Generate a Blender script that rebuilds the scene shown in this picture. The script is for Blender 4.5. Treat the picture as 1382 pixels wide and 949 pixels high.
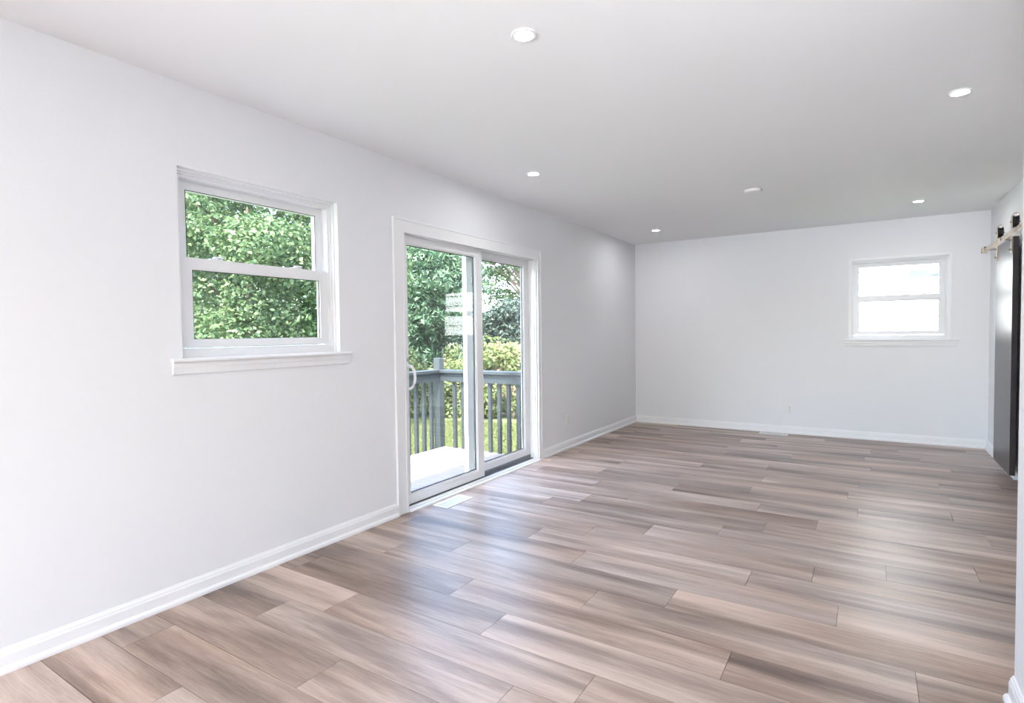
import bpy, bmesh, math, random
import numpy as np
from mathutils import Vector, Matrix

# ------------------------------------------------------------------ set-up
for o in list(bpy.data.objects):
    bpy.data.objects.remove(o)
SC = bpy.context.scene
COL = SC.collection
random.seed(7)
RNG = np.random.default_rng(11)

# room dimensions (metres): left wall x=0, far wall y=YF, right wall x=XW
XW, YF, H = 3.759, 7.432, 2.44
YB = -3.2            # wall behind the camera
NX, NY = 3.141, 2.423  # near wall on the right: face and end

# ---- camera
yaw, pitch, roll, fpx = .5696, -.0328, -.0119, 753.0
fw = Vector((-math.sin(yaw) * math.cos(pitch), math.cos(yaw) * math.cos(pitch), math.sin(pitch)))
r0 = Vector((math.cos(yaw), math.sin(yaw), 0))
u0 = r0.cross(fw)
r1 = math.cos(roll) * r0 + math.sin(roll) * u0
u1 = -math.sin(roll) * r0 + math.cos(roll) * u0
cam = bpy.data.cameras.new('camera')
cam.sensor_fit = 'HORIZONTAL'
cam.sensor_width = 36.0
cam.lens = fpx * 36.0 / 1382.0
cam.clip_start = .03
cam.clip_end = 300
camo = bpy.data.objects.new('camera', cam)
M3 = Matrix((r1, u1, -fw)).transposed()
camo.matrix_world = Matrix.Translation((2.726, 0, 1.247)) @ M3.to_4x4()
COL.objects.link(camo)
SC.camera = camo

# ---- view
SC.view_settings.view_transform = 'Standard'
SC.view_settings.look = 'None'
SC.view_settings.gamma = 1
SC.view_settings.use_curve_mapping = False
SC.view_settings.exposure = 0.0

# ---- sky
SKY_STRENGTH = 2.8
SUN_STRENGTH = 24
LAMP_WATT = 4.7
REAR_WATT = 62.0
SIDE_WATT = 22.0
W = bpy.data.worlds.new('sky')
SC.world = W
W.use_nodes = True
nt = W.node_tree
nt.nodes.clear()
out = nt.nodes.new('ShaderNodeOutputWorld')
bg = nt.nodes.new('ShaderNodeBackground')
sky = nt.nodes.new('ShaderNodeTexSky')
sky.sky_type = 'NISHITA'
sky.sun_disc = False
sky.sun_elevation = math.radians(56)
sky.sun_rotation = math.radians(160)
sky.air_density = 1.0
sky.dust_density = 3.0
sky.ozone_density = 1.0
bg.inputs['Strength'].default_value = SKY_STRENGTH
nt.links.new(sky.outputs[0], bg.inputs['Color'])
nt.links.new(bg.outputs[0], out.inputs[0])

# ---- sun: from behind the camera, high
sl = bpy.data.lights.new('sun', 'SUN')
sl.energy = SUN_STRENGTH
sl.angle = math.radians(1.0)
sl.color = (1.0, .96, .88)
so = bpy.data.objects.new('sun', sl)
d = Vector((-.36, .94, -1.45)).normalized()
so.rotation_euler = d.to_track_quat('-Z', 'Y').to_euler()
so.location = (6, -12, 18)
COL.objects.link(so)

# ---- added fill light, set in an unseen opening behind the camera
al = bpy.data.lights.new('rear_fill_light', 'AREA')
al.shape = 'RECTANGLE'
al.size, al.size_y = 1.8, 1.3
al.spread = math.radians(65)
al.energy = REAR_WATT
al.color = (.90, .94, 1.0)
ao = bpy.data.objects.new('rear_fill_light', al)
ao.location = (2.0, YB + .06, 1.2)
ao.rotation_euler = Vector((.17, 1, .40)).to_track_quat('-Z', 'Z').to_euler()
COL.objects.link(ao)

# ---- second added fill light, unseen, in the left wall behind the camera
al2 = bpy.data.lights.new('side_fill_light', 'AREA')
al2.shape = 'RECTANGLE'
al2.size, al2.size_y = 1.2, .9
al2.energy = SIDE_WATT
al2.color = (.89, .93, 1.0)
ao2 = bpy.data.objects.new('side_fill_light', al2)
ao2.location = (-.02, -1.5, 1.5)
ao2.rotation_euler = Vector((1, .35, .12)).to_track_quat('-Z', 'Z').to_euler()
COL.objects.link(ao2)


# ------------------------------------------------------------------ materials
def new_mat(name):
    m = bpy.data.materials.new(name)
    m.use_nodes = True
    return m, m.node_tree, m.node_tree.nodes['Principled BSDF']


def paint(name, col, rough=.5, var=.02, scale=6.0, bump=0.0, bscale=120.0, metallic=0.0, coat=0.0, spec=.5):
    m, t, b = new_mat(name)
    n = t.nodes.new('ShaderNodeTexNoise')
    tc = t.nodes.new('ShaderNodeTexCoord')
    n.inputs['Scale'].default_value = scale
    n.inputs['Detail'].default_value = 4
    t.links.new(tc.outputs['Object'], n.inputs['Vector'])
    r = t.nodes.new('ShaderNodeMix')
    r.data_type = 'RGBA'
    lo = [max(0, c * (1 - var)) for c in col]
    hi = [min(1, c * (1 + var)) for c in col]
    r.inputs[6].default_value = (*lo, 1)
    r.inputs[7].default_value = (*hi, 1)
    t.links.new(n.outputs['Fac'], r.inputs[0])
    t.links.new(r.outputs[2], b.inputs['Base Color'])
    b.inputs['Roughness'].default_value = rough
    b.inputs['Metallic'].default_value = metallic
    b.inputs['Coat Weight'].default_value = coat
    b.inputs['Specular IOR Level'].default_value = spec
    if bump > 0:
        n2 = t.nodes.new('ShaderNodeTexNoise')
        n2.inputs['Scale'].default_value = bscale
        t.links.new(tc.outputs['Object'], n2.inputs['Vector'])
        bp = t.nodes.new('ShaderNodeBump')
        bp.inputs['Strength'].default_value = bump
        bp.inputs['Distance'].default_value = .002
        t.links.new(n2.outputs['Fac'], bp.inputs['Height'])
        t.links.new(bp.outputs[0], b.inputs['Normal'])
    return m


def glass(name, tint=(.97, .99, .98), ior=1.5):
    m = bpy.data.materials.new(name)
    m.use_nodes = True
    t = m.node_tree
    t.nodes.clear()
    o = t.nodes.new('ShaderNodeOutputMaterial')
    mix = t.nodes.new('ShaderNodeMixShader')
    fr = t.nodes.new('ShaderNodeFresnel')
    # same reflectance on both faces of the thin pane
    gm = t.nodes.new('ShaderNodeNewGeometry')
    mr = t.nodes.new('ShaderNodeMapRange')
    mr.inputs['To Min'].default_value = ior
    mr.inputs['To Max'].default_value = 1 / ior
    t.links.new(gm.outputs['Backfacing'], mr.inputs['Value'])
    t.links.new(mr.outputs[0], fr.inputs['IOR'])
    tr = t.nodes.new('ShaderNodeBsdfTransparent')
    tr.inputs[0].default_value = (*tint, 1)
    gl = t.nodes.new('ShaderNodeBsdfGlossy')
    gl.inputs['Roughness'].default_value = .01
    t.links.new(fr.outputs[0], mix.inputs[0])
    t.links.new(tr.outputs[0], mix.inputs[1])
    t.links.new(gl.outputs[0], mix.inputs[2])
    t.links.new(mix.outputs[0], o.inputs[0])
    return m


def emitter(name, col, strength):
    m = bpy.data.materials.new(name)
    m.use_nodes = True
    t = m.node_tree
    t.nodes.clear()
    o = t.nodes.new('ShaderNodeOutputMaterial')
    e = t.nodes.new('ShaderNodeEmission')
    e.inputs[0].default_value = (*col, 1)
    e.inputs[1].default_value = strength
    t.links.new(e.outputs[0], o.inputs[0])
    return m


def floor_mat():
    m, t, b = new_mat('oak_vinyl_plank')
    L = t.links.new
    uv = t.nodes.new('ShaderNodeUVMap')
    uv.uv_map = 'grain'
    at = t.nodes.new('ShaderNodeAttribute')
    at.attribute_name = 'tone'

    def noise(sx, sy, detail, rough=.55, dist=0.0):
        mp = t.nodes.new('ShaderNodeMapping')
        mp.inputs['Scale'].default_value = (sx, sy, 1)
        n = t.nodes.new('ShaderNodeTexNoise')
        n.inputs['Scale'].default_value = 1
        n.inputs['Detail'].default_value = detail
        n.inputs['Roughness'].default_value = rough
        n.inputs['Distortion'].default_value = dist
        L(uv.outputs[0], mp.inputs[0])
        L(mp.outputs[0], n.inputs['Vector'])
        return n.outputs['Fac']

    def math_(op, a, bb, clamp=False):
        k = t.nodes.new('ShaderNodeMath')
        k.operation = op
        k.use_clamp = clamp
        for i, v in enumerate((a, bb)):
            if isinstance(v, (int, float)):
                k.inputs[i].default_value = v
            else:
                L(v, k.inputs[i])
        return k.outputs[0]

    band = noise(.75, 6.5, 2.0, .5, .5)       # broad streaks along the board
    mid = noise(2.0, 30.0, 4, .6, 1.2)         # medium grain
    fine = noise(9.0, 210.0, 3, .6)           # fine pores
    v = math_('MULTIPLY', math_('SUBTRACT', band, .5), 1.9)
    v = math_('ADD', v, math_('MULTIPLY', math_('SUBTRACT', mid, .5), .62))
    v = math_('ADD', v, math_('MULTIPLY', math_('SUBTRACT', fine, .5), .55))
    v = math_('ADD', v, math_('MULTIPLY', math_('SUBTRACT', at.outputs['Fac'], .5), .34))
    v = math_('ADD', v, .5, True)
    cr = t.nodes.new('ShaderNodeValToRGB')
    e = cr.color_ramp.elements
    e[0].position, e[0].color = 0.0, (*FLOOR_DARK, 1)
    e[1].position, e[1].color = 1.0, (*FLOOR_LIGHT, 1)
    k = e.new(.5)
    k.color = (*FLOOR_MID, 1)
    L(v, cr.inputs[0])
    # slight warm / grey drift from board to board
    hs = t.nodes.new('ShaderNodeHueSaturation')
    L(cr.outputs[0], hs.inputs['Color'])
    drift = noise(.35, 2.0, 2)
    L(math_('ADD', math_('MULTIPLY', drift, .9), .52), hs.inputs['Saturation'])
    L(hs.outputs[0], b.inputs['Base Color'])
    b.inputs['Roughness'].default_value = .35
    b.inputs['Specular IOR Level'].default_value = .55
    bp = t.nodes.new('ShaderNodeBump')
    bp.inputs['Strength'].default_value = .12
    bp.inputs['Distance'].default_value = .001
    L(fine, bp.inputs['Height'])
    L(bp.outputs[0], b.inputs['Normal'])
    return m


FLOOR_DARK = (.140, .092, .073)
FLOOR_MID = (.385, .280, .224)
FLOOR_LIGHT = (.680, .530, .445)


def leaf_mat(name, c1, c2, trans=.35, rough=.5):
    m = bpy.data.materials.new(name)
    m.use_nodes = True
    t = m.node_tree
    b = t.nodes['Principled BSDF']
    o = [n for n in t.nodes if n.type == 'OUTPUT_MATERIAL'][0]
    g = t.nodes.new('ShaderNodeNewGeometry')
    cr = t.nodes.new('ShaderNodeValToRGB')
    cr.color_ramp.elements[0].color = (*c1, 1)
    cr.color_ramp.elements[1].color = (*c2, 1)
    t.links.new(g.outputs['Random Per Island'], cr.inputs[0])
    t.links.new(cr.outputs[0], b.inputs['Base Color'])
    b.inputs['Roughness'].default_value = rough
    b.inputs['Specular IOR Level'].default_value = .3
    tl = t.nodes.new('ShaderNodeBsdfTranslucent')
    t.links.new(cr.outputs[0], tl.inputs[0])
    mx = t.nodes.new('ShaderNodeMixShader')
    mx.inputs[0].default_value = trans
    t.links.new(b.outputs[0], mx.inputs[1])
    t.links.new(tl.outputs[0], mx.inputs[2])
    t.links.new(mx.outputs[0], o.inputs[0])
    return m


M = {}
M['wall'] = paint('wall_paint', (.815, .818, .838), .6, .006, 1.5, .05, 250)
M['ceil'] = paint('ceiling_paint', (.86, .86, .865), .8, .006, 1.5, .05, 250)
M['trim'] = paint('trim_paint', (.86, .86, .87), .35, .008, 8)
M['vinyl'] = paint('white_vinyl', (.83, .83, .835), .3, .008, 10)
M['pvc'] = paint('white_plastic', (.82, .82, .81), .35, .01, 12)
M['gasket'] = paint('black_gasket', (.03, .032, .035), .6, .1, 20)
M['alu'] = paint('grey_aluminium_track', (.30, .31, .33), .45, .08, 30, metallic=.6)
M['nickel'] = paint('brushed_nickel', (.62, .53, .43), .32, .06, 60, metallic=.85)
M['wheel'] = paint('black_wheel', (.012, .012, .013), .4, .2, 30)
M['steel'] = paint('steel_bolt', (.45, .43, .40), .3, .1, 40, metallic=1.0)
M['door'] = paint('charcoal_door_paint', (.040, .034, .036), .30, .12, 14, spec=.6)
M['closet'] = paint('closet_painted_shade', (.018, .028, .030), .7, .1, 6)  # darkness of the unlit closet, put into the wall colour
M['sub'] = paint('dark_seam', (.075, .055, .045), .8, .1, 10)
M['vent_dark'] = paint('vent_shadow', (.12, .125, .14), .6, .1, 30)
M['glass'] = glass('window_glass', ior=1.5)
M['slot'] = paint('outlet_slot', (.08, .08, .08), .6, .1, 30)
M['rail'] = paint('slate_grey_stain', (.020, .027, .031), .6, .14, 9, .3, 60)
M['deck'] = paint('weathered_deck_board', (.135, .131, .134), .75, .2, 5, .4, 50)
M['siding'] = paint('white_siding', (.74, .74, .74), .6, .02, 4)
M['bark'] = paint('bark', (.10, .075, .055), .9, .35, 12, .8, 40)
M['earth'] = paint('lawn_soil', (.07, .095, .04), .9, .35, 3, .5, 20)
M['fence'] = paint('brown_fence_board', (.19, .12, .095), .8, .2, 6)
M['sky_glass'] = paint('dark_window_glass', (.05, .06, .08), .04, .05, 4, spec=1.0)
M['floor'] = floor_mat()
M['lamp'] = emitter('lamp_lens', (.98, .985, 1.0), LAMP_WATT / (math.pi * math.pi * .0375 ** 2))
M['grass'] = leaf_mat('grass_blade', (0.072, 0.108, 0.0336), (0.2, 0.22, 0.096), .4)
M['maple'] = leaf_mat('maple_leaf', (0.04, 0.088, 0.04), (0.132, 0.188, 0.084), .42)
M['spruce'] = leaf_mat('feathery_leaf', (0.04, 0.092, 0.0544), (0.108, 0.18, 0.096), .35)
M['airy'] = leaf_mat('airy_leaf', (0.036, 0.08, 0.032), (0.12, 0.176, 0.072), .45)
M['dark'] = leaf_mat('dark_leaf', (0.0216, 0.0432, 0.0378), (0.063, 0.0945, 0.0702), .25)
M['hedge'] = leaf_mat('hedge_leaf', (0.068, 0.116, 0.032), (0.232, 0.256, 0.108), .42)


# ------------------------------------------------------------------ mesh helpers
def box(bm, x0, x1, y0, y1, z0, z1, mi=0):
    x0, x1 = min(x0, x1), max(x0, x1)
    y0, y1 = min(y0, y1), max(y0, y1)
    z0, z1 = min(z0, z1), max(z0, z1)
    v = [bm.verts.new(p) for p in ((x0, y0, z0), (x1, y0, z0), (x1, y1, z0), (x0, y1, z0),
                                   (x0, y0, z1), (x1, y0, z1), (x1, y1, z1), (x0, y1, z1))]
    for q in ((0, 3, 2, 1), (4, 5, 6, 7), (0, 1, 5, 4), (1, 2, 6, 5), (2, 3, 7, 6), (3, 0, 4, 7)):
        bm.faces.new([v[i] for i in q]).material_index = mi


def bevbox(bm, x0, x1, y0, y1, z0, z1, bev=.003, seg=2):
    b2 = bmesh.new()
    box(b2, x0, x1, y0, y1, z0, z1)
    bmesh.ops.bevel(b2, geom=b2.edges[:], offset=bev, segments=seg, profile=.5, affect='EDGES')
    merge(bm, b2)


def merge(bm, b2):
    me = bpy.data.meshes.new('tmp')
    b2.to_mesh(me)
    b2.free()
    bm.from_mesh(me)
    bpy.data.meshes.remove(me)


def prism(bm, prof, axis, a, b, place):
    """extrude a closed 2-D profile from a to b; place(u, v, t) -> xyz"""
    r0_ = [bm.verts.new(place(u, v, a)) for u, v in prof]
    r1_ = [bm.verts.new(place(u, v, b)) for u, v in prof]
    n = len(prof)
    for i in range(n):
        j = (i + 1) % n
        bm.faces.new((r0_[i], r0_[j], r1_[j], r1_[i]))
    bm.faces.new(r0_[::-1])
    bm.faces.new(r1_)


def cyl(bm, p, q, r, n=20, r2=None):
    p, q = Vector(p), Vector(q)
    r2 = r if r2 is None else r2
    ax = (q - p).normalized()
    s = ax.orthogonal().normalized()
    tt = ax.cross(s)
    A = [bm.verts.new(p + r * (math.cos(2 * math.pi * i / n) * s + math.sin(2 * math.pi * i / n) * tt)) for i in range(n)]
    B = [bm.verts.new(q + r2 * (math.cos(2 * math.pi * i / n) * s + math.sin(2 * math.pi * i / n) * tt)) for i in range(n)]
    for i in range(n):
        j = (i + 1) % n
        bm.faces.new((A[i], A[j], B[j], B[i]))
    bm.faces.new(A[::-1])
    bm.faces.new(B)


def lathe(bm, c, prof, n=40):
    """prof: list of (r, z); rings about the vertical axis through c, closed top and bottom when r == 0"""
    rings = []
    for r, z in prof:
        if r < 1e-6:
            rings.append([bm.verts.new((c[0], c[1], c[2] + z))])
        else:
            rings.append([bm.verts.new((c[0] + r * math.cos(2 * math.pi * i / n), c[1] + r * math.sin(2 * math.pi * i / n), c[2] + z)) for i in range(n)])
    for A, B in zip(rings[:-1], rings[1:]):
        for i in range(n):
            j = (i + 1) % n
            if len(A) == 1:
                bm.faces.new((A[0], B[j], B[i]))
            elif len(B) == 1:
                bm.faces.new((A[i], A[j], B[0]))
            else:
                bm.faces.new((A[i], A[j], B[j], B[i]))


def tube(bm, pts, r, n=10):
    pts = [Vector(p) for p in pts]
    rings = []
    for i, p in enumerate(pts):
        a = pts[max(0, i - 1)]
        b = pts[min(len(pts) - 1, i + 1)]
        ax = (b - a).normalized()
        s = ax.cross(Vector((.31, .17, .93)))
        if s.length < .05:
            s = ax.cross(Vector((.9, .3, .1)))
        s.normalize()
        tt = ax.cross(s)
        rr = r[i] if isinstance(r, (list, tuple)) else r
        rings.append([bm.verts.new(p + rr * (math.cos(2 * math.pi * k / n) * s + math.sin(2 * math.pi * k / n) * tt)) for k in range(n)])
    for A, B in zip(rings[:-1], rings[1:]):
        for k in range(n):
            j = (k + 1) % n
            bm.faces.new((A[k], A[j], B[j], B[k]))
    bm.faces.new(rings[0][::-1])
    bm.faces.new(rings[-1])


def obj(name, bm, mats, parent=None, smooth=False, **props):
    bmesh.ops.recalc_face_normals(bm, faces=bm.faces[:])
    me = bpy.data.meshes.new(name)
    bm.to_mesh(me)
    bm.free()
    if smooth:
        me.polygons.foreach_set('use_smooth', [True] * len(me.polygons))
        try:
            me.set_sharp_from_angle(angle=math.radians(35))
        except Exception:
            pass
    for m in (mats if isinstance(mats, (list, tuple)) else [mats]):
        me.materials.append(m)
    o = bpy.data.objects.new(name, me)
    COL.objects.link(o)
    if parent is not None:
        o.parent = parent
        o.matrix_parent_inverse = Matrix.Translation(-Vector(parent.location))
    for k, v in props.items():
        o[k] = v
    return o


def empty(name, loc, **props):
    o = bpy.data.objects.new(name, None)
    o.location = loc
    o.empty_display_size = .1
    COL.objects.link(o)
    for k, v in props.items():
        o[k] = v
    return o


def sub(name, bm, mats, parent, smooth=False, **props):
    """a piece of a part (its parent carries no transform of its own)"""
    o = obj(name, bm, mats, None, smooth, **props)
    o.parent = parent
    o.matrix_parent_inverse = Matrix.Translation(-Vector(parent.matrix_world.translation)) if False else Matrix.Identity(4)
    return o


def NB():
    return bmesh.new()


def copy_tree(o, parent=None):
    c = o.copy()
    COL.objects.link(c)
    if parent is not None:
        c.parent = parent
    for ch in list(o.children):
        copy_tree(ch, c)
    return c


# ------------------------------------------------------------------ room shell
# floor: every board its own block with a hairline gap, over a dark underlay
def build_floor():
    PW, Y0, PL = .2075, 1.728, 1.2415
    phase = {-2: 1.026, -1: .435, 0: .656, 1: 1.376, 2: 1.044, 3: .393, 4: .714, 5: 1.377, 6: .982, 7: 1.253, 8: 1.566,
             9: .71, 10: .935, 11: 1.212, 12: 2.079, 13: 2.669, 14: 1.955, 15: 2.6, 17: 2.665, 18: 3.2, 20: 2.749, 21: 3.333,
             -3: .2, -4: .67}
    X0, X1 = -.02, XW + .04
    n0, n1 = math.floor((YB - Y0) / PW), math.ceil((YF + .05 - Y0) / PW)
    g = .0009
    V, F, UV, T = [], [], [], []
    rr = random.Random(5)
    for n in range(n0, n1 + 1):
        ya, yb = Y0 + PW * (n - .5), Y0 + PW * (n + .5)
        ph = phase.get(n, rr.uniform(0, PL)) % PL
        x = ph - PL
        while x < X1:
            a, b = max(x, X0), min(x + PL, X1)
            if b - a > .01:
                i = len(V)
                xa, xb, yc, yd = a + g, b - g, ya + g, yb - g
                V += [(xa, yc, 0), (xb, yc, 0), (xb, yd, 0), (xa, yd, 0), (xa, yc, -.006), (xb, yc, -.006), (xb, yd, -.006), (xa, yd, -.006)]
                ou, ov = rr.uniform(0, 90), rr.uniform(0, 90)
                tone = rr.random()
                for q in ((0, 1, 2, 3), (0, 4, 5, 1), (1, 5, 6, 2), (2, 6, 7, 3), (3, 7, 4, 0)):
                    F.append([i + k for k in q])
                    UV += [(V[i + k][0] - x + ou, V[i + k][1] - ya + ov) for k in q]
                    T.append(tone)
            x += PL
    nb = len(F)
    i = len(V)
    V += [(X0 - .03, YB - .1, -.005), (X1 + .1, YB - .1, -.005), (X1 + .1, YF + .1, -.005), (X0 - .03, YF + .1, -.005),
          (X0 - .03, YB - .1, -.1), (X1 + .1, YB - .1, -.1), (X1 + .1, YF + .1, -.1), (X0 - .03, YF + .1, -.1)]
    for q in ((0, 1, 2, 3), (4, 7, 6, 5), (0, 4, 5, 1), (1, 5, 6, 2), (2, 6, 7, 3), (3, 7, 4, 0)):
        F.append([i + k for k in q])
        UV += [(0, 0)] * 4
        T.append(.5)
    me = bpy.data.meshes.new('floor')
    me.from_pydata(V, [], F)
    me.materials.append(M['floor'])
    me.materials.append(M['sub'])
    uvl = me.uv_layers.new(name='grain')
    uvl.data.foreach_set('uv', np.array(UV, dtype=np.float32).ravel())
    at = me.attributes.new('tone', 'FLOAT', 'FACE')
    at.data.foreach_set('value', np.array(T, dtype=np.float32))
    mi = np.zeros(len(F), dtype=np.int32)
    mi[nb:] = 1
    me.polygons.foreach_set('material_index', mi)
    me.update()
    o = bpy.data.objects.new('floor', me)
    COL.objects.link(o)
    o['kind'] = 'structure'
    o['label'] = 'greige oak-look plank floor running across the room'
    o['category'] = 'floor'


build_floor()

S = dict(kind='structure')
b = NB()
box(b, -.15, XW + .12, YB - .15, YF + .15, H, H + .12)
obj('ceiling', b, M['ceil'], **S, label='flat white painted ceiling over the whole room', category='ceiling')

# openings
W1 = dict(y0=1.372, y1=2.312, z0=1.147, z1=2.053)
DR = dict(y0=2.868, y1=4.718, z1=1.957)
W2 = dict(x0=2.531, x1=3.448, z0=1.132, z1=2.030)

b = NB()
T = .15
box(b, -T, 0, YB - T, -2.15, -.3, H)
box(b, -T, 0, -2.15, -.85, -.3, 1.0)  # unseen opening above this piece, added for the side fill light
box(b, -T, 0, -2.15, -.85, 2.0, H)
box(b, -T, 0, -.85, W1['y0'], -.3, H)
box(b, -T, 0, W1['y0'], W1['y1'], -.3, W1['z0'] - .02)
box(b, -T, 0, W1['y0'], W1['y1'], W1['z1'], H)
box(b, -T, 0, W1['y1'], DR['y0'], -.3, H)
box(b, -T, 0, DR['y0'], DR['y1'], DR['z1'], H)
box(b, -T, 0, DR['y0'], DR['y1'], -.3, -.005)
box(b, -T, 0, DR['y1'], YF + T, -.3, H)
obj('wall_left', b, M['wall'], **S, label='long white painted wall with the sliding door', category='wall')

b = NB()
box(b, 0, W2['x0'], YF, YF + T, -.3, H)
box(b, W2['x0'], W2['x1'], YF, YF + T, -.3, W2['z0'] - .02)
box(b, W2['x0'], W2['x1'], YF, YF + T, W2['z1'], H)
box(b, W2['x1'], XW + .12, YF, YF + T, -.3, H)
obj('wall_far', b, M['wall'], **S, label='white painted end wall with a small window', category='wall')

OY0, OY1, OZ = 4.95, 6.04, 1.95
b = NB()
box(b, XW, XW + .12, OY1, YF, -.1, H)
box(b, XW, XW + .12, OY0, OY1, OZ, H)
box(b, XW, XW + .12, YB, OY0, -.1, H)
obj('wall_right', b, M['wall'], **S, label='white wall behind the barn door', category='wall')

b = NB()
box(b, NX, NX + .12, YB, NY, -.1, H)
obj('wall_near', b, M['wall'], **S, label='end of a white wall at the right edge', category='wall')

# wall behind the camera, with an opening added for the rear fill light
b = NB()
box(b, 0, 1.1, YB - T, YB, -.1, H)
box(b, 2.9, XW + .12, YB - T, YB, -.1, H)
box(b, 1.1, 2.9, YB - T, YB, -.1, .55)
box(b, 1.1, 2.9, YB - T, YB, 1.85, H)
obj('wall_back', b, M['wall'], **S, label='white wall behind the camera', category='wall')

# cupboard beyond the barn door opening, its shade painted on the walls
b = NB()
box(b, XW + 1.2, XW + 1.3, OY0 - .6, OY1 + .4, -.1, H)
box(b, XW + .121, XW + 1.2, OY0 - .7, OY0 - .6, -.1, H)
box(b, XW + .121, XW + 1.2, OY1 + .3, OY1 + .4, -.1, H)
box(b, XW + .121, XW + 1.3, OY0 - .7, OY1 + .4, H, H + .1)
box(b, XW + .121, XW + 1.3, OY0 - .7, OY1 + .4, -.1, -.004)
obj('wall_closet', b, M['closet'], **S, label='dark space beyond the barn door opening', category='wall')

# baseboards: profiled board plus a quarter-round shoe
BB = [(0, 0), (.028, 0), (.0285, .008), (.027, .016), (.022, .022), (.0145, .025), (.0145, .064), (.0115, .071), (.0105, .078),
      (.0060, .084), (.0045, .089), (0, .090)]


def base(name, segs, label):
    b = NB()
    for a, c, place in segs:
        prism(b, BB, None, a, c, place)
    return obj(name, b, M['trim'], smooth=False, **S, label=label, category='baseboard')


base('baseboard_left', [(YB, 2.765, lambda u, v, t: (u, t, v)), (4.783, YF, lambda u, v, t: (u, t, v))],
     'white moulded baseboard along the window wall')
base('baseboard_far', [(0, XW, lambda u, v, t: (t, YF - u, v))], 'white moulded baseboard along the end wall')
base('baseboard_right', [(OY1 - .02, YF, lambda u, v, t: (XW - u, t, v)), (YB, OY0, lambda u, v, t: (XW - u, t, v))],
     'white baseboard passing under the barn door')
base('baseboard_near', [(YB, NY, lambda u, v, t: (NX - u, t, v))], 'white baseboard on the wall end at the right edge')


# ------------------------------------------------------------------ double-hung windows
# local frame: s runs along the wall, d goes outwards from the room face of the wall, z is up
def frame_boxes(bm, B, s0, s1, z0, z1, ws, wt, wb, d0, d1, wr=None):
    wr = ws if wr is None else wr
    B(bm, s0, s0 + ws, d0, d1, z0, z1)
    B(bm, s1 - wr, s1, d0, d1, z0, z1)
    B(bm, s0 + ws, s1 - wr, d0, d1, z1 - wt, z1)
    B(bm, s0 + ws, s1 - wr, d0, d1, z0, z0 + wb)


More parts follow.
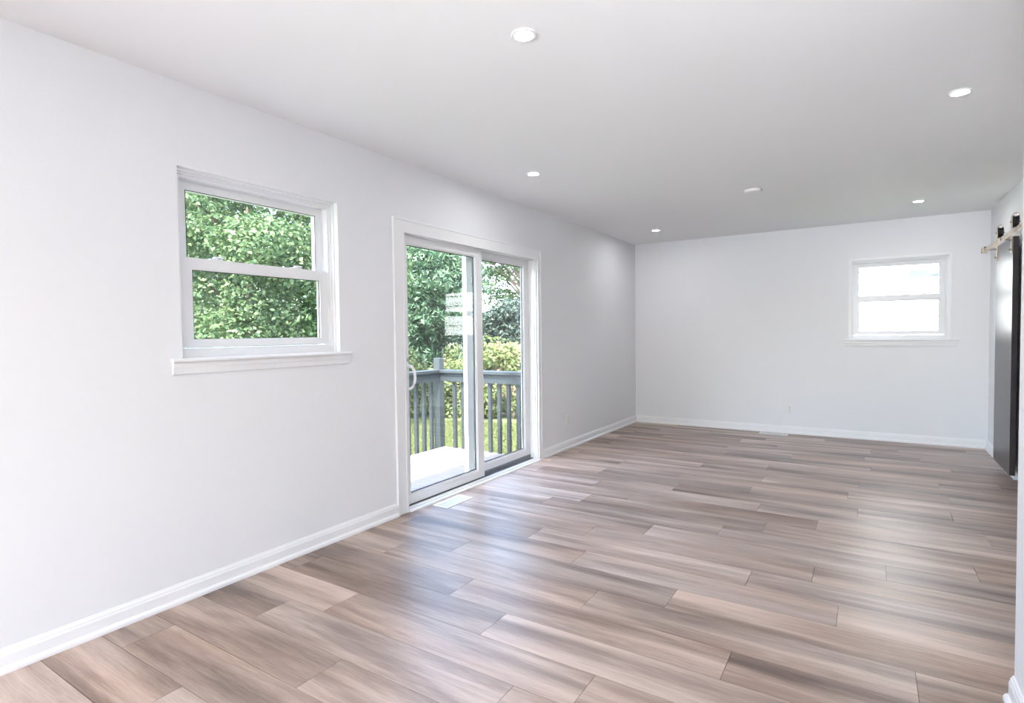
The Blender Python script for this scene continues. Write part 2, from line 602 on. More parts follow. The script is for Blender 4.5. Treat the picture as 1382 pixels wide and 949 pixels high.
def hung_window(name, s0, s1, z0, z1, P, loc, label, sill_label, lockfr):
    """P(s, d, z) -> world xyz"""
    def B(bm, a, b_, d0, d1, za, zb):
        p, q = P(a, d0, za), P(b_, d1, zb)
        box(bm, p[0], q[0], p[1], q[1], p[2], q[2])
    root = empty(name, loc, **S, label=label, category='window')
    # vinyl master frame with stepped inner face
    b = NB()
    fw_ = .040
    frame_boxes(b, B, s0, s1, z0, z1, fw_, fw_, .045, .055, .150)
    frame_boxes(b, B, s0, s1, z0, z1, fw_ - .014, fw_ - .014, .045 - .012, .047, .056)
    # parting strips between the two sash tracks
    for a, c in ((s0 + fw_, s0 + fw_ + .007), (s1 - fw_ - .007, s1 - fw_)):
        B(b, a, c, .096, .101, z0 + .04, z1 - fw_)
    obj('frame', b, M['vinyl'], root)
    # plaster return lining and stop bead
    b = NB()
    frame_boxes(b, B, s0, s1, z0 - .02, z1, .004, .004, .004, .0, .06)
    frame_boxes(b, B, s0 + .004, s1 - .004, z0, z1 - .004, .010, .012, .0005, .032, .047)
    obj('jamb_liner', b, M['trim'], root)
    zi0, zi1 = z0 + .045, z1 - fw_
    si0, si1 = s0 + fw_, s1 - fw_
    zm = z0 + .488
    # upper sash: outer track
    b = NB()
    frame_boxes(b, B, si0 + .006, si1 - .006, zm - .055, zi1, .046, .046, .050, .103, .133)
    us = obj('upper_sash', b, M['vinyl'], root)
    b = NB()
    frame_boxes(b, B, si0 + .050, si1 - .050, zm - .006, zi1 - .044, .003, .003, .003, .1015, .104)
    sub('gasket', b, M['gasket'], us)
    b = NB()
    B(b, si0 + .048, si1 - .048, .114, .120, zm - .01, zi1 - .044)
    sub('pane', b, M['glass'], us)
    # lower sash: inner track
    b = NB()
    frame_boxes(b, B, si0 + .001, si1 - .001, zi0 + .004, zm, .052, .056, .036, .063, .094)
    # glazing bead
    frame_boxes(b, B, si0 + .050, si1 - .050, zi0 + .038, zm - .053, .006, .006, .006, .068, .074)
    ls = obj('lower_sash', b, M['vinyl'], root)
    b = NB()
    frame_boxes(b, B, si0 + .056, si1 - .056, zi0 + .044, zm - .059, .003, .003, .001, .070, .074)
    sub('gasket', b, M['gasket'], ls)
    b = NB()
    B(b, si0 + .052, si1 - .052, .076, .082, zi0 + .038, zm - .054)
    sub('pane', b, M['glass'], ls)
    for k in lockfr:
        sc = si0 + k * (si1 - si0)
        b = NB()
        # cam lock on the meeting rail: flat base, rounded hub, swept lever
        B(b, sc - .032, sc + .032, .066, .092, zm - .001, zm + .005)
        p = P(sc, .080, zm + .004)
        lathe(b, p, [(0, 0), (.013, 0), (.013, .008), (.010, .013), (0, .014)], 16)
        q = P(sc + .036, .070, zm + .013)
        tube(b, [(p[0], p[1], p[2] + .008), ((p[0] + q[0]) / 2, (p[1] + q[1]) / 2, p[2] + .011), q], [.006, .005, .0035], 8)
        sub('sash_lock', b, M['pvc'], ls)
    # tilt latch on the left jamb
    b = NB()
    B(b, s0 + .028, s0 + .044, .050, .056, z1 - .30, z1 - .25)
    obj('balance_cover', b, M['pvc'], root)
    # stool with rounded nosing and tapered apron
    b = NB()
    B(b, s0 + .001, s1 - .001, .0, .148, z0 - .020, z0 - .0005)
    nose = [(0, -.020), (.026, -.020), (.031, -.016), (.033, -.010), (.031, -.004), (.026, 0), (0, 0)]
    prism(b, nose, None, s0 - .050, s1 + .064, lambda u, v, t: P(t, -u, z0 + v))
    obj('stool', b, M['trim'], root, label=sill_label)
    b = NB()
    ap = [(0, -.020), (.016, -.020), (.016, -.040), (.013, -.050), (.010, -.074), (0, -.076)]
    prism(b, ap, None, s0 - .044, s1 + .056, lambda u, v, t: P(t, -u, z0 + v))
    obj('apron', b, M['trim'], root)
    return root


hung_window('window_1', W1['y0'], W1['y1'], W1['z0'], W1['z1'], lambda s, d_, z: (-d_, s, z), (0, W1['y0'], W1['z0']),
            'white double-hung window on the left wall showing green trees', 'white window stool with rounded front edge', (.21, .76))
w2 = hung_window('window_2', W2['x0'], W2['x1'], W2['z0'], W2['z1'], lambda s, d_, z: (s, YF + d_, z), (W2['x0'], YF, W2['z0']),
                 'small white double-hung window in the end wall', 'white window stool below the end window', (.20, .78))
# flat narrow casing round the end window
b = NB()
for (a, c, z0, z1) in ((W2['x0'] - .004, W2['x0'] + .022, W2['z0'], W2['z1'] + .012), (W2['x1'] - .022, W2['x1'] + .004, W2['z0'], W2['z1'] + .012),
                       (W2['x0'] + .022, W2['x1'] - .022, W2['z1'] - .014, W2['z1'] + .012)):
    box(b, a, c, YF - .010, YF + .002, z0, z1)
obj('casing', b, M['trim'], w2)


# ------------------------------------------------------------------ sliding glass door
def bx(bm, x0, x1, y0, y1, z0, z1):
    box(bm, x0, x1, y0, y1, z0, z1)


dr = empty('door_1', (0, DR['y0'], 0), **S, label='white two-panel sliding glass door to the deck', category='door')
y0, y1, zt = DR['y0'], DR['y1'], DR['z1']
b = NB()
bx(b, -.135, -.001, y0, y0 + .018, .0, zt)
bx(b, -.135, -.001, y1 - .018, y1, .0, zt)
bx(b, -.135, -.001, y0 + .018, y1 - .018, zt - .003, zt)
# guides in the head and side stops
bx(b, -.034, -.024, y0 + .018, y1 - .018, zt - .008, zt - .003)
bx(b, -.083, -.078, y0 + .018, y1 - .018, zt - .016, zt - .003)
bx(b, -.030, -.018, y1 - .026, y1 - .018, .02, zt - .003)
bx(b, -.030, -.018, y0 + .018, y0 + .024, .02, zt - .003)
obj('frame', b, M['vinyl'], dr)
b = NB()
bx(b, -.145, .004, y0, y1, -.004, .012)
bx(b, -.030, .010, y0, y1, .0, .020)
bx(b, -.020, -.012, y0 + .02, y1 - .02, .020, .024)
obj('sill', b, M['vinyl'], dr)
b = NB()
bx(b, -.083, -.032, y0 + .018, y1 - .018, .012, .015)
bx(b, -.060, -.054, y0 + .018, y1 - .018, .015, .024)
bx(b, -.0835, -.080, y0 + .018, y1 - .018, .012, .052)
obj('track', b, M['alu'], dr)


def panel(name, xa, xb, ya, yb, za, zb, sl, sr, tp, bt, label):
    """frame of one glazed panel with glazing bead; xb is the room-side face"""
    b = NB()
    bx(b, xa, xb, ya, ya + sl, za, zb)
    bx(b, xa, xb, yb - sr, yb, za, zb)
    bx(b, xa, xb, ya + sl, yb - sr, zb - tp, zb)
    bx(b, xa, xb, ya + sl, yb - sr, za, za + bt)
    for (p, q, r_, s_) in ((ya + sl, ya + sl + .012, za + bt, zb - tp), (yb - sr - .012, yb - sr, za + bt, zb - tp),
                           (ya + sl + .012, yb - sr - .012, zb - tp - .010, zb - tp), (ya + sl + .012, yb - sr - .012, za + bt, za + bt + .012)):
        bx(b, xa + .010, xb - .008, p, q, r_, s_)
    o = obj(name, b, M['vinyl'], dr, label=label)
    b = NB()
    ii = (ya + sl + .012, yb - sr - .012, za + bt + .012, zb - tp - .010)
    for (p, q, r_, s_) in ((ii[0], ii[0] + .004, ii[2], ii[3]), (ii[1] - .004, ii[1], ii[2], ii[3]),
                           (ii[0], ii[1], ii[3] - .004, ii[3]), (ii[0], ii[1], ii[2], ii[2] + .005)):
        bx(b, xa + .014, xb - .014, p, q, r_, s_)
    sub('gasket', b, M['gasket'], o)
    b = NB()
    bx(b, (xa + xb) / 2 - .004, (xa + xb) / 2 + .004, ii[0] - .004, ii[1] + .004, ii[2] - .004, ii[3] + .004)
    sub('pane', b, M['glass'], o)
    return o


sp = panel('sliding_panel', -.076, -.036, y0 + .024, 3.855, .030, zt - .006, .050, .086, .058, .062, 'sliding glass panel on the room side')
panel('fixed_panel', -.126, -.086, 3.700, y1 - .020, .050, zt - .008, .075, .082, .056, .058, 'fixed glass panel on the outer track')
# D handle on the left stile
b = NB()
hy, hx = 2.922, -.036
bevbox(b, hx, hx + .008, hy - .018, hy + .018, .850, 1.035, .003)
pts = []
for i in range(17):
    a = math.pi * i / 16
    pts.append((hx + .006 + .045 * math.sin(a) ** .55, hy + .032 * math.sin(a) ** .7, .943 - .080 * math.cos(a)))
tube(b, pts, [.010 if 2 < i < 14 else .012 for i in range(17)], 10)
sub('handle', b, M['pvc'], sp, True, label='white D-shaped pull handle')
b = NB()
bevbox(b, hx, hx + .012, hy - .012, hy + .012, 1.055, 1.080, .003)
sub('latch', b, M['steel'], sp)

# casing of the sliding door: flat boards with a raised outer bead
b = NB()
for (ya, yb, za, zb, bead) in ((2.768, 2.872, .0, 2.050, 'l'), (4.714, 4.782, .0, 2.050, 'r'), (2.872, 4.714, 1.953, 2.050, 't')):
    bx(b, .0, .012, ya, yb, za, zb)
bx(b, .012, .017, 2.768, 2.782, .0, 2.050)
bx(b, .012, .017, 4.768, 4.782, .0, 2.050)
bx(b, .012, .017, 2.782, 4.768, 2.036, 2.050)
bx(b, .012, .015, 2.856, 2.872, .0, 1.968)
bx(b, .012, .015, 4.714, 4.724, .0, 1.968)
bx(b, .012, .015, 2.872, 4.714, 1.953, 1.966)
obj('trim_1', b, M['trim'], **S, label='white casing boards around the sliding glass door', category='trim')
# rounded moulding that closes the floor edge in front of the sill
b = NB()
prism(b, [(0, 0), (.022, 0), (.021, .006), (.016, .011), (.008, .013), (0, .013)], None, 2.872, 4.714, lambda u, v, t: (.010 + u, t, v))
obj('trim_2', b, M['trim'], **S, label='low white threshold strip in front of the sliding door', category='trim')


# ------------------------------------------------------------------ ceiling fittings
def recessed_light(loc, label, first=None):
    if first is not None:
        r = copy_tree(first)
        r.location = loc
        r['label'] = label
        return r
    r = empty('recessed_light', loc, label=label, category='ceiling light', group='recessed lights in the ceiling')
    b = NB()
    lathe(b, (0, 0, 0), [(.050, 0), (.0505, -.003), (.0485, -.006), (.042, -.0075), (.0385, -.007), (.0375, -.003), (.0375, 0), (.050, 0)], 48)
    o = obj('trim_ring', b, M['pvc'], None, True)
    o.parent = r
    b = NB()
    lathe(b, (0, 0, 0), [(0, -.0042), (.025, -.0042), (.0374, -.0036), (.0374, -.001), (0, -.001)], 40)
    o = obj('lens', b, M['lamp'], None, False)
    o.parent = r
    return r


L0 = recessed_light((1.555, 1.945, H), 'recessed light nearest the camera, top middle of the ceiling')
recessed_light((.602, 3.645, H), 'lit recessed light above the sliding glass door', L0)
recessed_light((.602, 6.49, H), 'lit recessed light by the corner left of the end wall', L0)
recessed_light((3.104, 3.64, H), 'lit recessed light at the right edge of the ceiling', L0)
recessed_light((3.104, 6.50, H), 'lit recessed light above the small end window', L0)
recessed_light((.75, -.9, H), 'added unseen recessed light behind the camera by the left wall', L0)  # this lamp and the next are added out of view to brighten the room
recessed_light((2.35, -.9, H), 'added unseen recessed light behind the camera by the right wall', L0)

r = empty('smoke_detector', (1.882, 5.145, H), label='round white unlit smoke detector in the middle of the ceiling', category='smoke detector')
b = NB()
lathe(b, (1.882, 5.145, H), [(0, 0), (.070, 0), (.070, -.008), (.068, -.010), (0, -.010)], 44)
obj('mounting_plate', b, M['pvc'], r, True)
b = NB()
lathe(b, (1.882, 5.145, H), [(.066, -.010), (.067, -.016), (.062, -.021), (.046, -.024), (.030, -.025), (.014, -.025), (0, -.025)], 44)
obj('cover', b, M['pvc'], r, True)


# ------------------------------------------------------------------ wall outlets
def outlet(name, P, loc, label):
    """P(s, d, z): s along the wall, d out into the room"""
    r = empty(name, loc, label=label, category='outlet', group='duplex wall outlets')
    def B(bm, a, c, d0, d1, za, zb, bev=None):
        p, q = P(a, d0, za), P(c, d1, zb)
        lo = [min(p[i], q[i]) for i in range(3)]
        hi = [max(p[i], q[i]) for i in range(3)]
        if bev:
            bevbox(bm, lo[0], hi[0], lo[1], hi[1], lo[2], hi[2], bev)
        else:
            box(bm, lo[0], hi[0], lo[1], hi[1], lo[2], hi[2])
    b = NB()
    B(b, -.036, .036, 0, .006, -.058, .058, .0025)
    obj('cover_plate', b, M['pvc'], r)
    for zc in (-.020, .020):
        b = NB()
        B(b, -.017, .017, .004, .0085, zc - .014, zc + .014, .002)
        f = obj('receptacle', b, M['pvc'], r)
        b = NB()
        B(b, -.0085, -.006, .008, .009, zc - .003, zc + .007)
        B(b, .006, .0085, .008, .009, zc - .003, zc + .007)
        B(b, -.0025, .0025, .008, .009, zc - .010, zc - .005)
        sub('slots', b, M['slot'], f)
    p = P(0, .006, 0)
    q = P(0, .0078, 0)
    b = NB()
    cyl(b, p, q, .003, 12)
    obj('screw', b, M['steel'], r)
    return r


outlet('wall_outlet', lambda s, d_, z: (d_, 5.345 + s, .305 + z), (0, 5.345, .305), 'white outlet on the left wall right of the sliding door')
outlet('wall_outlet', lambda s, d_, z: (1.926 + s, YF - d_, .297 + z), (1.926, YF, .297), 'white outlet low on the end wall')


# ------------------------------------------------------------------ floor vents
def floor_vent(x0, x1, y0, y1, label, alongy):
    r = empty('floor_vent', ((x0 + x1) / 2, (y0 + y1) / 2, 0), label=label, category='floor vent', group='white metal floor vents')
    fl = .020
    b = NB()
    for q in ((x0, x1, y0, y0 + fl), (x0, x1, y1 - fl, y1), (x0, x0 + fl, y0 + fl, y1 - fl), (x1 - fl, x1, y0 + fl, y1 - fl)):
        bevbox(b, q[0], q[1], q[2], q[3], .0002, .0048, .0018)
    obj('flange', b, M['pvc'], r)
    b = NB()
    box(b, x0 + fl, x1 - fl, y0 + fl, y1 - fl, .0002, .0010)
    obj('well', b, M['vent_dark'], r)
    b = NB()
    if alongy:
        n = 22
        for i in range(n):
            c = y0 + fl + (i + .5) * (y1 - y0 - 2 * fl) / n
            box(b, x0 + fl, x1 - fl, c - .0020, c + .0020, .001, .0040)
        box(b, (x0 + x1) / 2 - .003, (x0 + x1) / 2 + .003, y0 + fl, y1 - fl, .001, .0044)
    else:
        n = 24
        for i in range(n):
            c = x0 + fl + (i + .5) * (x1 - x0 - 2 * fl) / n
            box(b, c - .0020, c + .0020, y0 + fl, y1 - fl, .001, .0040)
        box(b, x0 + fl, x1 - fl, (y0 + y1) / 2 - .003, (y0 + y1) / 2 + .003, .001, .0044)
    obj('louvres', b, M['pvc'], r)


floor_vent(.062, .200, 3.066, 3.372, 'white floor vent in front of the sliding door', True)
floor_vent(1.610, 1.922, 7.232, 7.358, 'white floor vent against the end wall baseboard', False)


# ------------------------------------------------------------------ sliding barn door and its rail
DX0, DX1, DY0, DY1, DZ0, DZ1 = 3.672, 3.708, 5.835, 6.515, .068, 1.962
RZ0, RZ1 = 1.990, 2.035
rl = empty('barn_door_rail', (3.690, 6.2, 2.01), label='brushed nickel flat rail on standoffs above the dark door', category='rail')
b = NB()
bevbox(b, 3.687, 3.693, 4.55, 7.285, RZ0, RZ1, .0015)
obj('bar', b, M['nickel'], rl)
for yy in (7.16, 6.42, 5.68, 4.94):
    b = NB()
    cyl(b, (3.693, yy, 2.0125), (XW + .001, yy, 2.0125), .012, 18)
    st = obj('standoff', b, M['nickel'], rl, True)
    b = NB()
    cyl(b, (3.6805, yy, 2.0125), (3.687, yy, 2.0125), .009, 6)
    sub('bolt', b, M['steel'], st)
for yy, s in ((7.262, 1), (4.58, -1)):
    b = NB()
    bevbox(b, 3.668, 3.687, yy - .022, yy + .022, RZ0 - .004, RZ1 + .012, .003)
    bevbox(b, 3.693, 3.706, yy - .022, yy + .022, RZ0 - .004, RZ1 + .012, .003)
    e = obj('end_stop', b, M['nickel'], rl)
    for zz in (2.002, 2.026):
        b = NB()
        cyl(b, (3.662, yy, zz), (3.669, yy, zz), .0055, 8)
        sub('bolt', b, M['wheel'], e)
    b = NB()
    cyl(b, (3.690, yy - s * .012, 2.043), (3.690, yy - s * .032, 2.043), .008, 12)
    sub('bumper', b, M['wheel'], e)

bd = empty('sliding_barn_door', (3.69, 6.175, 0), label='dark charcoal flat barn door hanging on the right wall', category='door')
b = NB()
bevbox(b, DX0, DX1, DY0, DY1, DZ0, DZ1, .002)
obj('panel', b, M['door'], bd)
for yy in (DY1 - .036, DY0 + .040):
    # J-shaped strap: up the front of the door, over the wheel
    outer, inner = [], []
    cx, cz, ro, ri = 3.690, 2.100, .0245, .0195
    prof = [(cx - ro, 1.838)]
    for i in range(13):
        a = math.pi - math.pi * i / 12
        prof.append((cx + ro * math.cos(a), cz + .018 + ro * 1.25 * math.sin(a)))
    prof.append((cx + ro, cz - .022))
    prof.append((cx + ri, cz - .022))
    for i in range(13):
        a = math.pi * i / 12
        prof.append((cx + ri * math.cos(a), cz + .018 + (ro * 1.25 - .005) * math.sin(a)))
    prof.append((cx - ri, 1.838))
    b = NB()
    prism(b, prof, None, yy - .020, yy + .020, lambda u, v, t: (u, t, v))
    h = obj('hanger', b, M['nickel'], bd, True)
    b = NB()
    cyl(b, (3.6735, yy, RZ1 + .0435), (3.7065, yy, RZ1 + .0435), .042, 32)
    cyl(b, (3.6735, yy, RZ1 + .0435), (3.6795, yy, RZ1 + .0435), .048, 32)
    cyl(b, (3.7005, yy, RZ1 + .0435), (3.7065, yy, RZ1 + .0435), .048, 32)
    sub('wheel', b, M['wheel'], h, True)
    b = NB()
    cyl(b, (3.658, yy, RZ1 + .0435), (3.722, yy, RZ1 + .0435), .007, 10)
    sub('axle', b, M['steel'], h, True)
    for zz in (1.862, 1.935):
        b = NB()
        cyl(b, (3.650, yy, zz), (3.6665, yy, zz), .0075, 6)
        cyl(b, (3.662, yy, zz), (3.6665, yy, zz), .011, 16)
        sub('bolt', b, M['steel'], h)

# ------------------------------------------------------------------ outdoors: deck and railing
GZ = -.55
b = NB()
yy = 1.6
while yy < 5.16:
    bevbox(b, -1.565, -.152, yy, min(yy + .138, 5.165), -.138, -.100, .003, 1)
    yy += .144
box(b, -1.560, -.152, 1.6, 5.16, -.30, -.140)
obj('deck', b, M['deck'], **S, label='pale weathered wooden deck boards outside the glass door', category='deck')

rg = empty('deck_railing', (-1.60, 5.145, -.1), label='slate grey wooden railing with square balusters around the deck', category='railing')
b = NB()
bevbox(b, -1.648, -1.558, 5.088, 5.178, GZ, .962, .004)
obj('post', b, M['rail'], rg)
b = NB()
bevbox(b, -1.648, -1.558, 1.55, 1.64, GZ, .962, .004)
obj('post', b, M['rail'], rg)
b = NB()
bevbox(b, -1.665, -1.535, 1.64, 5.088, .790, .826, .004)
obj('top_rail', b, M['rail'], rg)
b = NB()
bevbox(b, -1.558, -.152, 5.065, 5.195, .790, .826, .004)
obj('top_rail', b, M['rail'], rg)
b = NB()
box(b, -1.590, -1.552, 1.64, 5.088, .690, .790)
obj('lower_rail', b, M['rail'], rg)
b = NB()
box(b, -1.558, -.152, 5.100, 5.138, .690, .790)
obj('lower_rail', b, M['rail'], rg)
b0 = NB()
box(b0, -.019, .019, -.019, .019, 0, 1.0)
bal0 = obj('baluster', b0, M['rail'])
bal0.parent = rg
k = 0
def place_bal(x, y):
    global k
    o = bal0 if k == 0 else bal0.copy()
    if k:
        COL.objects.link(o)
    o.location = (x + 1.60, y - 5.145, -.26 + .1)
    k += 1
for i in range(1, 27):
    place_bal(-1.609, 5.125 - .1305 * i)
for i in range(10):
    place_bal(-1.385 + .1268 * i, 5.157)

# ------------------------------------------------------------------ lawn
b = NB()
box(b, -45, 30, -30, 55, GZ - .1, GZ)
obj('lawn_ground', b, M['earth'], **S, label='flat grassy ground outside the house', category='ground')


def leaf_mesh(name, P, N, size, aspect, mat, parent=None, fold=.25, **props):
    """one folded leaf (4 corners) per point P with normal N"""
    n = len(P)
    N = N / (np.linalg.norm(N, axis=1, keepdims=True) + 1e-9)
    rv = RNG.normal(size=(n, 3))
    A = np.cross(N, rv)
    A /= np.linalg.norm(A, axis=1, keepdims=True) + 1e-9
    Bv = np.cross(N, A)
    s = (size * RNG.uniform(.65, 1.35, n))[:, None]
    w = s * aspect
    v0 = P - A * s * .5
    v1 = P + Bv * w * .5 + N * w * fold - A * s * .05
    v2 = P + A * s * .5
    v3 = P - Bv * w * .5 + N * w * fold - A * s * .05
    V = np.stack([v0, v1, v2, v3], 1).reshape(-1, 3).astype(np.float32)
    me = bpy.data.meshes.new(name)
    me.vertices.add(4 * n)
    me.vertices.foreach_set('co', V.ravel())
    me.loops.add(4 * n)
    me.loops.foreach_set('vertex_index', np.arange(4 * n, dtype=np.int32))
    me.polygons.add(n)
    me.polygons.foreach_set('loop_start', np.arange(0, 4 * n, 4, dtype=np.int32))
    me.update(calc_edges=True)
    me.materials.append(mat)
    o = bpy.data.objects.new(name, me)
    COL.objects.link(o)
    if parent is not None:
        o.parent = parent
        o.matrix_parent_inverse = Matrix.Translation(-Vector(parent.location))
    for kk, v in props.items():
        o[kk] = v
    return o


# grass blades on the part of the lawn seen through the railing
n = 90000
gx = RNG.uniform(-6.2, -1.75, n)
gy = RNG.uniform(5.3, 10.0, n)
ok = (gy < 8.9 + (gx + 6.4) * .295 - .75) & ((gx + 6.6) ** 2 + (gy - 5.9) ** 2 > 7.9)
gx, gy = gx[ok], gy[ok]
n = len(gx)
P = np.stack([gx, gy, np.full(n, GZ + .03)], 1)
Nn = RNG.normal(size=(n, 3)) * np.array([1, 1, .35])
leaf_mesh('grass_blades', P, Nn, .10, .22, M['grass'], kind='stuff', label='bright short grass of the back yard lawn', category='grass')


# ------------------------------------------------------------------ trees
def clumps(center, rad, ncl, cr, power=.45, bottom=-1.0, shell=None):
    c = []
    while len(c) < ncl:
        v = RNG.normal(size=3)
        v /= np.linalg.norm(v)
        if v[2] < bottom:
            continue
        r_ = RNG.uniform(.15, 1) ** power if shell is None or RNG.uniform() < .3 else RNG.uniform(*shell)
        c.append(np.array(center) + v * np.array(rad) * r_)
    return np.array(c), RNG.uniform(cr[0], cr[1], ncl)


def tree(name, label, base_xy, center, rad, ncl, cr, per, leaf, aspect, mat, trunk_r, flat=.65, up=.45, bottom=-1.0, group=None, nbr=16, shell=None, inner=.35):
    root = empty(name, (base_xy[0], base_xy[1], GZ), label=label, category='tree')
    if group:
        root['group'] = group
    C, R_ = clumps(center, rad, ncl, cr, bottom=bottom, shell=shell)
    pts, nor = [], []
    for c, r_ in zip(C, R_):
        m = int(per * (r_ / cr[1]) ** 2)
        v = RNG.normal(size=(m, 3))
        v /= np.linalg.norm(v, axis=1, keepdims=True)
        rr = RNG.uniform(inner, 1.0, (m, 1)) ** .5
        pts.append(c + v * rr * r_ * np.array([1, 1, flat]))
        nor.append(v * .7 + np.array([0, 0, up]) + RNG.normal(size=(m, 3)) * .45)
    P, Nn = np.concatenate(pts), np.concatenate(nor)
    ok = P[:, 2] > GZ + .1
    leaf_mesh('foliage', P[ok], Nn[ok], leaf, aspect, mat, root)
    b = NB()
    x, y = base_xy
    top = (center[0], center[1], center[2] + rad[2] * .55)
    tube(b, [(x, y, GZ), (x * .6 + top[0] * .4, y * .6 + top[1] * .4, GZ + .4 * (top[2] - GZ)), top], [trunk_r, trunk_r * .72, trunk_r * .22], 10)
    for i in RNG.choice(len(C), min(nbr, len(C)), replace=False):
        c = C[i]
        f = min(.85, max(.25, (c[2] - GZ) / (top[2] - GZ) * .7))
        s = Vector((x + (top[0] - x) * f, y + (top[1] - y) * f, GZ + (top[2] - GZ) * f))
        e = Vector(c)
        mid = (s + e) / 2 + Vector((0, 0, .12 * (e - s).length))
        tube(b, [s, mid, e], [trunk_r * .34, trunk_r * .2, trunk_r * .06], 6)
    obj('trunk', b, M['bark'], root)
    return root


G = 'trees beyond the back yard'
tree('maple_tree', 'big bright leafy tree filling the left window', (-6.6, 5.9), (-6.6, 5.9, 2.1), (2.5, 2.5, 2.6), 330, (.30, .58), 520, .072, .60, M['maple'], .11, group=G, shell=(.78, 1.0), inner=.6, flat=.75)
tree('maple_tree', 'leafy tree behind the bright tree in the left window', (-13.8, 9.2), (-13.8, 9.2, 2.6), (2.6, 2.6, 2.7), 220, (.45, .85), 170, .13, .62, M['maple'], .20, group=G)
tree('maple_tree', 'leafy tree at the left behind the bright tree in the left window', (-12.4, 3.0), (-12.4, 3.0, 2.5), (2.6, 2.6, 2.7), 200, (.45, .85), 170, .13, .62, M['maple'], .18, group=G)
tree('evergreen_tree', 'tall feathery evergreen seen through the sliding panel', (-8.4, 12.0), (-8.4, 12.0, 2.3), (2.0, 2.0, 2.7), 520, (.35, .6), 190, .15, .30, M['spruce'], .2, flat=.5, up=.2, group=G)
tree('airy_tree', 'airy tall tree with sky showing between its branches', (-10.6, 22.0), (-10.6, 22.0, 4.8), (3.4, 2.4, 2.6), 140, (.4, .9), 150, .17, .55, M['airy'], .18, flat=.4, group=G, nbr=40)
tree('dark_tree', 'dark bushy tree behind the hedge in the fixed panel', (-7.7, 15.9), (-7.4, 16.1, .95), (1.7, 1.2, 1.3), 150, (.32, .55), 220, .14, .45, M['dark'], .14, group=G)
tree('dark_tree', 'dark low tree behind the evergreen at the back', (-14.6, 15.0), (-14.6, 15.0, 2.2), (2.4, 2.2, 3.2), 170, (.5, .8), 160, .16, .45, M['dark'], .16, group=G)


# hedge along the end of the yard
def hedge(p, q, width, top, label, nleaf, leaf):
    p, q = np.array(p), np.array(q)
    L = np.linalg.norm(q - p)
    root = empty('hedge', (float((p[0] + q[0]) / 2), float((p[1] + q[1]) / 2), GZ), label=label, category='hedge')
    ncl = int(L * 36)
    t_ = RNG.uniform(0, 1, ncl)
    off = RNG.uniform(-.5, .5, ncl) * width
    dirv = (q - p) / L
    nv = np.array([-dirv[1], dirv[0]])
    hz = GZ + .10 + RNG.uniform(0, 1, ncl) ** .9 * (top - GZ - .25) + RNG.normal(size=ncl) * .05
    C = np.stack([p[0] + dirv[0] * L * t_ + nv[0] * off, p[1] + dirv[1] * L * t_ + nv[1] * off, hz], 1)
    pts, nor = [], []
    for c in C:
        m = nleaf
        v = RNG.normal(size=(m, 3))
        v /= np.linalg.norm(v, axis=1, keepdims=True)
        pts.append(c + v * RNG.uniform(.3, 1, (m, 1)) ** .5 * RNG.uniform(.17, .30))
        nor.append(v * .7 + np.array([0, 0, .5]) + RNG.normal(size=(m, 3)) * .4)
    leaf_mesh('foliage', np.concatenate(pts), np.concatenate(nor), leaf, .6, M['hedge'], root)
    b = NB()
    for i in range(int(L * 2.2)):
        f = (i + .5) / int(L * 2.2)
        c = p + dirv * L * f
        tube(b, [(c[0], c[1], GZ), (c[0] + random.uniform(-.1, .1), c[1] + random.uniform(-.1, .1), GZ + (top - GZ) * .5),
                 (c[0] + random.uniform(-.2, .2), c[1] + random.uniform(-.2, .2), GZ + (top - GZ) * .85)], [.03, .02, .008], 6)
    obj('stems', b, M['bark'], root)


hedge((-6.4, 9.0), (-2.0, 10.3), .8, 1.05, 'bright yellow green hedge across the yard beyond the railing', 90, .085)

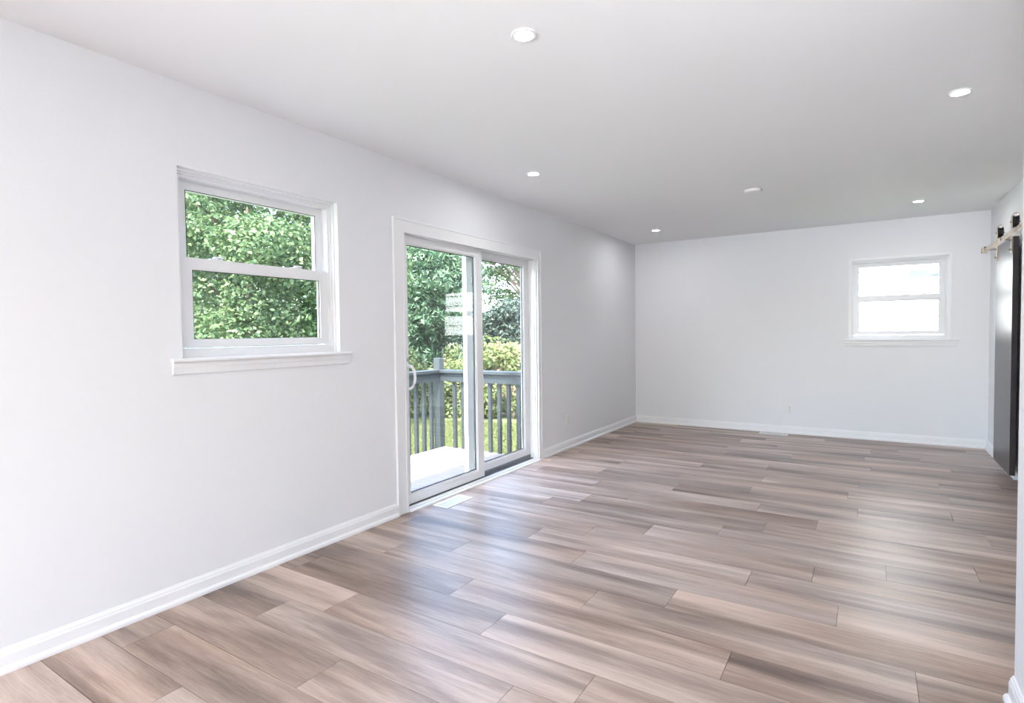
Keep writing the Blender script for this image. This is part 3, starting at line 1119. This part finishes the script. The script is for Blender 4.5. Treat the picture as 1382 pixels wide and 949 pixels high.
# brown board fence behind the hedge
fr = empty('board_fence', (-3.9, 12.0, GZ), label='brown board fence showing above the hedge', category='fence')
b = NB()
for i in range(18):
    xx = -5.3 + i * .165
    bevbox(b, xx, xx + .15, 11.70 + i * .03, 11.725 + i * .03, GZ + .05, .98, .004, 1)
obj('boards', b, M['fence'], fr)
for zz in (GZ + .3, .75):
    b = NB()
    prism(b, [(0, 0), (.04, 0), (.04, .09), (0, .09)], None, -5.3, -2.33, lambda u, v, t: (t, 11.735 + (t + 5.3) / .165 * .03 + u, zz + v))
    obj('rail', b, M['fence'], fr)
for i in (0, 9, 17):
    xx = -5.3 + i * .165
    b = NB()
    bevbox(b, xx, xx + .09, 11.79 + i * .03, 11.88 + i * .03, GZ, 1.05, .005, 1)
    obj('post', b, M['fence'], fr)

# ------------------------------------------------------------------ white house next door, seen through the end window
NYH = 11.5
nh = empty('house_exterior', (3.2, NYH, GZ), label='white shingle-sided house next door seen through the end window', category='house')
b = NB()
rr = random.Random(3)
zc, row = 2.236 - .2555 * 11, 0
while zc < 5.2:
    joints = []
    x = -2.0 + rr.uniform(0, 1.2)
    while x < 9:
        joints.append(x)
        x += 1.22
    if abs(zc - (2.236 - .2555)) < .02:
        joints = [3.15 + 1.22 * k_ for k_ in range(-4, 6)]
    ed = [-2.0] + [j for j in joints if -1.9 < j < 8.9] + [9.0]
    for a, c in zip(ed[:-1], ed[1:]):
        prism(b, [(.02, .008), (-.026, 0), (-.006, .2555), (.02, .2555)], None, a + .003, c - .003, lambda u, v, t: (t, NYH + u, zc + v))
    zc += .2555
    row += 1
box(b, -2.0, 9.0, NYH, NYH + 5, GZ, 5.2)
obj('siding', b, M['siding'], nh)
b = NB()
prism(b, [(-.5, 5.0), (-.5, 5.12), (2.5, 6.6), (5.5, 5.12), (5.5, 5.0)], None, -2.4, 9.4, lambda u, v, t: (t, NYH + u, v))
obj('roof', b, M['fence'], nh)
b = NB()
wx0, wx1, wz0, wz1 = 3.215, 4.20, 2.03, 3.30
for q in ((wx0, wx0 + .06, wz0, wz1), (wx1 - .06, wx1, wz0, wz1), (wx0 + .06, wx1 - .06, wz0, wz0 + .06), (wx0 + .06, wx1 - .06, wz1 - .06, wz1), (wx0 + .06, wx1 - .06, 2.68, 2.72)):
    box(b, q[0], q[1], NYH - .045, NYH + .01, q[2], q[3])
wf = obj('window_frame', b, M['siding'], nh)
b = NB()
box(b, wx0 + .06, wx1 - .06, NYH - .028, NYH - .022, wz0 + .06, wz1 - .06)
sub('pane', b, M['sky_glass'], wf)
